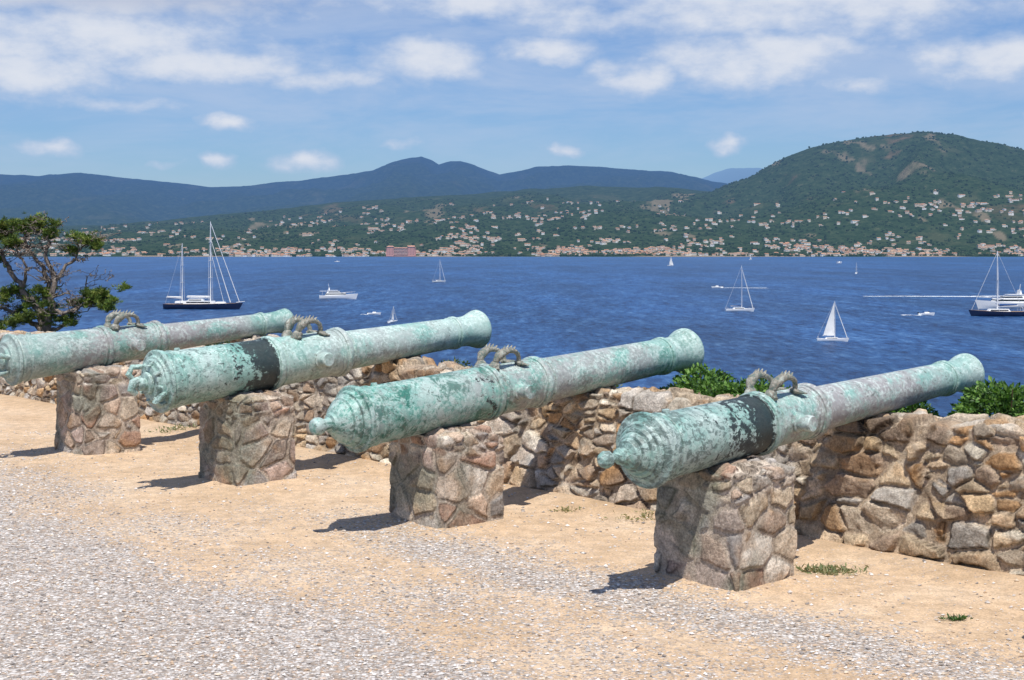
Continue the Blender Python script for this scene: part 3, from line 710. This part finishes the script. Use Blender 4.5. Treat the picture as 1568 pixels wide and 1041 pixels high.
sloop('sailing_yacht',19,24,178.5,523,math.radians(176),0,0,1)
def launch(name,L,x,y,rz):
    b=MB(); k=L/6; hull(b,L,2.1*k,.8*k,0,.4,0); b.box((.3*k,0,1.05*k),(1.8*k,1.5*k,.5*k),0,0,.8); b.box((1.0*k,0,1.45*k),(.1*k,1.3*k,.45*k),2); b.box((-2.9*k,0,.9*k),(.4*k,.5*k,.8*k),2,0,.8)
    b.tube([(-1*k,0,.9*k),(-1.1*k,0,1.7*k)],.18*k,7,6); return place(b,name,x,y,rz)
launch('motor_launch',5,-52,535,0.1); launch('motor_launch',7,129,893,math.pi); launch('motor_launch',6,154,529,0.0); launch('motor_launch',9,575,2500,0.0)
launch('motor_launch',9,-320,2600,0.0); launch('motor_launch',8,540,2350,0.0)
mf,nf=newmat('wake_foam'); gg=nf('NewGeometry',out=0)
nf.out(nf('MixShader',i_0=nf.mr(nf.noise(nf.vscale(gg,(.25,.5,0)),1,4,.7),.36,.5),i_1=nf('BsdfTransparent'),i_2=nf.pbr((.75,.8,.85),.8,None,.2)))
def wake(x0,x1,y,w0,w1,name='boat_wake'):
    n_=30; v=[];f=[]
    for i in range(n_+1):
        t=i/n_; x=x0+(x1-x0)*t; w=w0+(w1-w0)*t; yy=y+2*math.sin(t*5)
        v+=[(x,yy-w,SEA+.12),(x,yy+w,SEA+.12)]
    f=[(2*i,2*i+2,2*i+3,2*i+1) for i in range(n_)]
    me=bpy.data.meshes.new(name); me.from_pydata(v,[],f); me.materials.append(mf); link(bpy.data.objects.new(name,me))
wake(182,245,736,2.5,6); wake(240,330,738,5,8); wake(145,152,529,2.2,1.2); wake(131,160,893,2.5,4); wake(-57,-54,535,1.2,1)

# ------------------------------------------------------------------ foliage
def leafmat(name,tr=.25):
    m,n=newmat(name); c=n('Attribute',attribute_name='Col')
    p=n.pbr(c,.55,None,.35); t=n('BsdfTranslucent',i_Color=n.mix(1.0,c,(1.3,1.5,.7),'MULTIPLY'))
    n.out(n('MixShader',i_0=tr,i_1=p,i_2=t)); return m
M_LEAF=leafmat('shrub_leaves'); M_NEEDLE=leafmat('pine_needles',.15)
def leaves(cent,size,col,asp=.5,dirs=None):
    K=len(cent); d=rng.normal(0,1,(K,3)) if dirs is None else dirs; d/=np.linalg.norm(d,axis=1)[:,None]
    e=rng.normal(0,1,(K,3)); e-=d*(e*d).sum(1)[:,None]; e/=np.linalg.norm(e,axis=1)[:,None]
    s=size[:,None]; nn=np.cross(d,e)
    V=np.stack([cent-d*s*.0, cent+d*s*.5+e*s*asp*.5+nn*s*.06, cent+d*s, cent+d*s*.5-e*s*asp*.5+nn*s*.06],1).reshape(-1,3)
    F=np.arange(4*K).reshape(K,4); return V,F,np.repeat(col,4,0)
def shrub(name,blobs,dens=1.0,size=.055,pal=((.07,.15,.028),(.12,.23,.045),(.17,.30,.065),(.04,.09,.022))):
    Cs=[];Sz=[];Cl=[];D=[]
    pal=np.array(pal)
    for (n_,u_,zt,r) in blobs:
        x,y=nu(n_,u_); K=int(1500*dens*(r/.4)**2)
        d=rng.normal(0,1,(K,3)); d/=np.linalg.norm(d,axis=1)[:,None]; d[:,2]=np.abs(d[:,2])*1.0-.25
        f=fbm(d*2.2+x*3,5,3)[:,None]; rad=r*(.55+.75*f)*(rng.random((K,1))**.25)
        p=np.array([x,y,zt-r*.85])+d*rad*np.array([1.1,1.1,.95])
        Cs.append(p); Sz.append(size*rng.uniform(.6,1.3,K)); D.append(d+rng.normal(0,.6,(K,3)))
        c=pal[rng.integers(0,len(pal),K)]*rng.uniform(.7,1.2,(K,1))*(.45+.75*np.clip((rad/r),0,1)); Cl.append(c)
    V,F,c=leaves(np.concatenate(Cs),np.concatenate(Sz),np.concatenate(Cl),.55,np.concatenate(D))
    b=MB()
    for (n_,u_,zt,r) in blobs:
        x,y=nu(n_,u_); z0=float(gz(np.array([n_]),np.array([u_]))[0])
        for q in range(4):
            a=random.uniform(0,6.28); b.tube([(x,y,z0-.1),(x+.1*math.cos(a),y+.1*math.sin(a),(z0+zt)/2),(x+r*.6*math.cos(a),y+r*.6*math.sin(a),zt-r*.3)],[.02,.014,.005],5)
    nb=len(V); F2=[f for f in b.f if len(f)==4]
    V=np.concatenate([V,np.array(b.v)]); F=np.concatenate([F,np.array(F2)+nb]); c=np.concatenate([c,np.tile([.12,.08,.05],(len(b.v),1))])
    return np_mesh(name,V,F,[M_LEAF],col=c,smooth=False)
bl=[]
for u_ in np.arange(3.0,6.5,.30): bl.append((11.3+random.uniform(0,.5),u_,1.32+random.uniform(-.10,.12),random.uniform(.33,.47)))
shrub('green_shrub',bl,1.25)
bl=[]
for u_ in np.arange(7.2,9.9,.30): bl.append((11.4+random.uniform(0,.6),u_,1.20+random.uniform(-.12,.12),random.uniform(.30,.44)))
shrub('green_shrub',bl,1.1)
bl=[(11.4+random.uniform(0,.5),u_,1.02+random.uniform(-.12,.1),.3) for u_ in np.arange(10.3,15,.5)]
shrub('green_shrub',bl,.8,.05,((.07,.11,.03),(.12,.15,.05),(.16,.16,.07)))
bl=[(11.7+random.uniform(0,1.5),u_,.75+random.uniform(-.12,.35),.35) for u_ in np.arange(17,27,.6)]
shrub('green_shrub',bl,.6,.06,((.06,.10,.03),(.10,.14,.05),(.14,.15,.07)))

def weed(name,x,y,w,K=130,pal=((.10,.15,.05),(.16,.20,.08),(.22,.22,.10)),sz=.05):
    pal=np.array(pal); c=np.stack([x+rng.normal(0,w,K),y+rng.normal(0,w*.5,K),np.abs(rng.normal(0,.01,K))],1)
    c[:,2]+=gz(c[:,0]*C[0]+c[:,1]*C[1],c[:,0]*R[0]+c[:,1]*R[1])
    d=rng.normal(0,1,(K,3)); d[:,2]=np.abs(d[:,2])*.8
    V,F,cc=leaves(c,rng.uniform(.5,1.4,K)*sz,pal[rng.integers(0,3,K)]*rng.uniform(.7,1.2,(K,1)),.3,d)
    np_mesh(name,V,F,[M_LEAF],col=cc,smooth=False)
DRY=((.30,.27,.13),(.22,.24,.10),(.36,.30,.17))
weed('weed_tuft',2.43,10.95,.13,300,((.22,.24,.12),(.16,.20,.09),(.34,.30,.17))); weed('weed_tuft',2.97,9.52,.035,90,((.06,.13,.03),(.09,.18,.04),(.05,.10,.03)),.035); weed('weed_tuft',1.22,13.1,.14,130,DRY,.04); weed('weed_tuft',.50,13.5,.05,60,DRY,.04); weed('weed_tuft',-4.6,19.3,.15,120)

# ------------------------------------------------------------------ pine tree
mb_,nb_=newmat('pine_bark'); gg=nb_('NewGeometry',out=0); q=nb_.noise(gg,14,6,.7)
nb_.out(nb_.pbr(nb_.ramp(q,[(.3,(.09,.07,.06)),(.5,(.20,.165,.14)),(.7,(.34,.30,.27))]),.95,nb_.bump(q,.03,.9),.1))
def pine():
    X0,Y0=-9.97,30.0; b=MB()
    def limb(pts,r0,r1,tw=3,depth=0):
        P=[Vector((X0+p[0],Y0+p[1],p[2])) for p in pts]
        Q=[P[0]]
        for a,c in zip(P[:-1],P[1:]):
            for k in (1,2,3,4):
                q=a.lerp(c,k/4)
                if k<4: q+=Vector((random.gauss(0,.028),random.gauss(0,.04),random.gauss(0,.028)))
                Q.append(q)
        n_=len(Q); rad=[r0+(r1-r0)*(i/(n_-1))**.8 for i in range(n_)]
        b.tube(Q,rad,9 if depth==0 else 5)
        if depth<2:
            for _ in range(tw):
                i=random.randint(n_//3,n_-1); s=Q[i]; a=random.uniform(0,6.28); l=random.uniform(.25,.65)*(1 if depth==0 else .6)
                up=random.uniform(-.1,.8)
                e1=s+Vector((math.cos(a)*l*.5,math.sin(a)*l*.5,up*l*.4)); e2=e1+Vector((math.cos(a+random.uniform(-.8,.8))*l*.5,math.sin(a)*l*.5,random.uniform(-.1,.7)*l*.6))
                limb([(v.x-X0,v.y-Y0,v.z) for v in (s,e1,e2)],rad[i]*.45,.007,4,depth+1)
    limb([(-.1,0,-2.4),(.05,0,-.6),(.12,0,.7)],.16,.12,0)
    limb([(.12,0,.7),(-.05,.1,1.2),(-.4,.1,1.6),(-.7,.2,2.1),(-1.0,.1,2.7)],.10,.03,11)
    limb([(.12,0,.7),(.28,-.1,1.2),(.36,-.1,1.8),(.12,0,2.35),(.25,0,2.9)],.10,.025,12)
    limb([(-.05,.1,1.2),(.15,.2,1.8),(-.2,.1,2.4),(-.35,0,3.0)],.07,.02,11)
    limb([(.28,-.1,1.2),(.62,-.2,1.15),(.9,-.1,1.3),(1.5,0,1.45)],.05,.015,7)
    limb([(.36,-.1,1.8),(.65,.1,2.2),(.85,.1,2.5),(1.15,0,2.62)],.045,.012,8)
    limb([(.12,0,.7),(-.35,.3,1.0),(-.8,.3,1.2),(-1.2,.2,1.3)],.07,.02,8)
    limb([(-.4,.1,1.6),(-.2,-.2,2.1),(-.5,-.2,2.7)],.045,.015,9)
    limb([(.12,0,.7),(.5,.2,.9),(.8,.2,1.3),(.95,.2,1.9)],.05,.012,8)
    pads=[(-.75,0,2.90,.55,.5,.20,420),(-.95,0,2.70,.30,.4,.14,150),(-.35,.1,2.98,.32,.4,.14,210),(-.02,.1,2.93,.26,.4,.13,160),(.18,0,2.78,.20,.3,.09,90),(.85,0,2.66,.24,.3,.10,130),(1.12,0,2.60,.20,.3,.09,110),(.62,.1,2.45,.14,.2,.06,50),(-1.3,0,2.5,.45,.4,.22,280),(-.62,.1,2.6,.25,.2,.09,80),
          (1.46,0,1.48,.26,.35,.12,240),(1.18,0,1.42,.30,.3,.14,240),(.92,-.1,1.27,.20,.2,.09,90),(1.28,0,1.26,.26,.2,.07,90),(-.75,.2,1.50,.42,.3,.16,230),(-.3,0,1.38,.28,.3,.14,120),(.15,0,1.55,.22,.25,.12,100),(.3,0,1.25,.2,.25,.12,90),(-1.3,.2,1.2,.4,.4,.2,260),(-.9,0,2.2,.15,.2,.07,50),(.0,0,1.0,.35,.3,.15,150),(-.5,0,1.05,.3,.3,.14,130),(.55,0,.95,.25,.2,.12,100),(-.9,0,.85,.3,.3,.12,120)]
    Cc=[];D=[];S=[];Cl=[]
    pal=np.array([(.07,.12,.020),(.11,.17,.028),(.16,.22,.038),(.045,.08,.018),(.20,.23,.05)])
    for (x,y,z,rx,ry,rz,K) in pads:
        sub=[(rng.normal(0,.5,3)) for _ in range(max(3,K//28))]
        for sc in sub:
            k2=int(K/len(sub)*1.15)
            p=np.array([X0+x,Y0+y,z])+sc*np.array([rx,ry,rz])*1.0+rng.normal(0,1,(k2,3))*np.array([.075,.09,.045])
            col=pal[rng.integers(0,5,k2)]*rng.uniform(.8,1.3,(k2,1))*(random.uniform(.7,1.25))
            nn=13
            dirs=rng.normal(0,1,(k2,nn,3)); dirs[:,:,2]=np.abs(dirs[:,:,2])+.25
            Cc.append(np.repeat(p,nn,0)); D.append(dirs.reshape(-1,3)); S.append(rng.uniform(.05,.11,k2*nn)); Cl.append(np.repeat(col,nn,0))
    V,F,c=leaves(np.concatenate(Cc),np.concatenate(S),np.concatenate(Cl),.16,np.concatenate(D))
    root=bpy.data.objects.new('pine_tree',None); root.location=(X0,Y0,-2.2); link(root)
    t=b.build('trunk_and_limbs',[mb_],60); l=np_mesh('needles',V,F,[M_NEEDLE],col=c,smooth=False)
    bpy.context.view_layer.update()
    for o in(t,l): o.parent=root; o.matrix_parent_inverse=root.matrix_world.inverted()
pine()

# ------------------------------------------------------------------ light, sky
SUN=Vector((.03,-.47,1)).normalized()
sd=bpy.data.lights.new('sun','SUN'); sd.energy=5.0; sd.angle=math.radians(.5); sd.color=(1,.955,.88)
so=link(bpy.data.objects.new('sun',sd)); so.rotation_euler=(-SUN).to_track_quat('-Z','Y').to_euler()
w=bpy.data.worlds.new('World'); scene.world=w; w.use_nodes=True; n=N(w.node_tree)
sky=n('TexSky',sky_type='NISHITA',sun_disc=False,sun_elevation=math.asin(SUN.z),sun_rotation=math.atan2(SUN.x,SUN.y),altitude=30,air_density=1.0,dust_density=.6,ozone_density=2.0)
tc=n('TexCoord',out='Generated'); sx=n('SeparateXYZ',out=None,i_Vector=tc)
az=n('Math',operation='ARCTAN2',i_0=sx.outputs[0],i_1=sx.outputs[1])
hl=n.math('SQRT',n.math('ADD',n.math('MULTIPLY',sx.outputs[0],sx.outputs[0]),n.math('MULTIPLY',sx.outputs[1],sx.outputs[1])))
el=n('Math',operation='ARCTAN2',i_0=sx.outputs[2],i_1=hl)
vec=n('CombineXYZ',i_X=az,i_Y=el,i_Z=0.0)
nz=n.noise(n.vscale(vec,(1,2.0,1)),20,5,.6); nz2=n.noise(n.vscale(vec,(1,4.2,1)),6.0,5,.62,dist=.3)
wz=n('TexNoise',out=1,i_Vector=vec,i_Scale=30.0,i_Detail=4.0)
vw=n('VectorMath',operation='ADD',i_0=vec,i_1=n.vscale(n('VectorMath',operation='SUBTRACT',i_0=wz,i_1=(.5,.5,.5)),(.045,.020,0)))
blobs=[(-.30,.140,.19,.030,1),(-.35,.118,.12,.020,1),(-.22,.126,.12,.018,1),(-.13,.118,.08,.013,.85),(-.06,.132,.065,.022,1),(.018,.137,.050,.015,1),(.085,.121,.045,.017,1),
(.17,.132,.095,.028,1),(.34,.127,.080,.024,1),(.235,.112,.04,.011,.85),(-.197,.088,.020,.008,.9),(.038,.070,.015,.007,.9),(-.145,.061,.024,.010,.95),(-.204,.060,.015,.006,.85),(-.313,.066,.03,.008,.85),(-.08,.075,.02,.005,.6),(-.27,.098,.07,.008,.7),
(.148,.076,.016,.008,.9),(.358,.082,.020,.013,1),(.20,.170,.19,.034,1),(.06,.160,.08,.016,.9),(-.30,.178,.26,.032,1),(-.02,.172,.14,.018,.85),(-.24,.055,.018,.005,.7),(-.55,.14,.1,.02,.9),(.55,.13,.1,.02,.9)]
acc=None
for (bx,by,rx,ry,stg) in blobs:
    dv=n.vscale(n('VectorMath',operation='SUBTRACT',i_0=vw,i_1=(bx,by,0)),(1/rx,1/ry,0))
    ln=n('VectorMath',operation='LENGTH',out='Value',i_0=dv)
    m_=n.mr(ln,0.0,1.6,stg,0.0)
    acc=m_ if acc is None else n.math('MAXIMUM',acc,m_)
dens=n.math('ADD',acc,n.math('MULTIPLY',n.math('SUBTRACT',nz,.5),1.35))
cm_=n.mr(dens,.06,1.0,0,.94)
veil=n.math('MULTIPLY',n.mr(nz2,.34,.66,0.04,.60),n.mr(el,.04,.12,.35,1.0))
high=n.math('MULTIPLY',n.mr(n.noise(n.vscale(tc,(1,1,2.0)),2.2,4,.6),.5,.68,0,.7),n.mr(el,.19,.3))
cm_=n.math('MAXIMUM',n.math('MAXIMUM',cm_,veil),high)
skyc=n.mix(1.0,sky,(.76,1.02,1.44),'MULTIPLY')
ccol=n.mix(n.mr(dens,.4,1.2),(6.2,7.4,9.7),(9.4,9.8,10.7))
tl=n.math('MULTIPLY',n.mr(el,.148,.175),n.mr(az,-.05,-.25))
ccol=n.mix(n.math('MULTIPLY',tl,.7),ccol,(4.6,5.4,7.5))
fin=n.mix(cm_,skyc,ccol)
bg=n('Background',i_Color=fin,i_Strength=.080); n('OutputWorld',out=None,i_Surface=bg)

# ------------------------------------------------------------------ camera
cd=bpy.data.cameras.new('camera'); cd.lens=50; cd.sensor_width=36; cd.shift_y=-.0896; cd.clip_end=120000; cd.clip_start=.1
co=link(bpy.data.objects.new('camera',cd)); co.location=(0,0,2.5); co.rotation_euler=(math.pi/2,0,0); scene.camera=co
scene.view_settings.view_transform='Standard'; scene.view_settings.look='None'; scene.view_settings.exposure=0
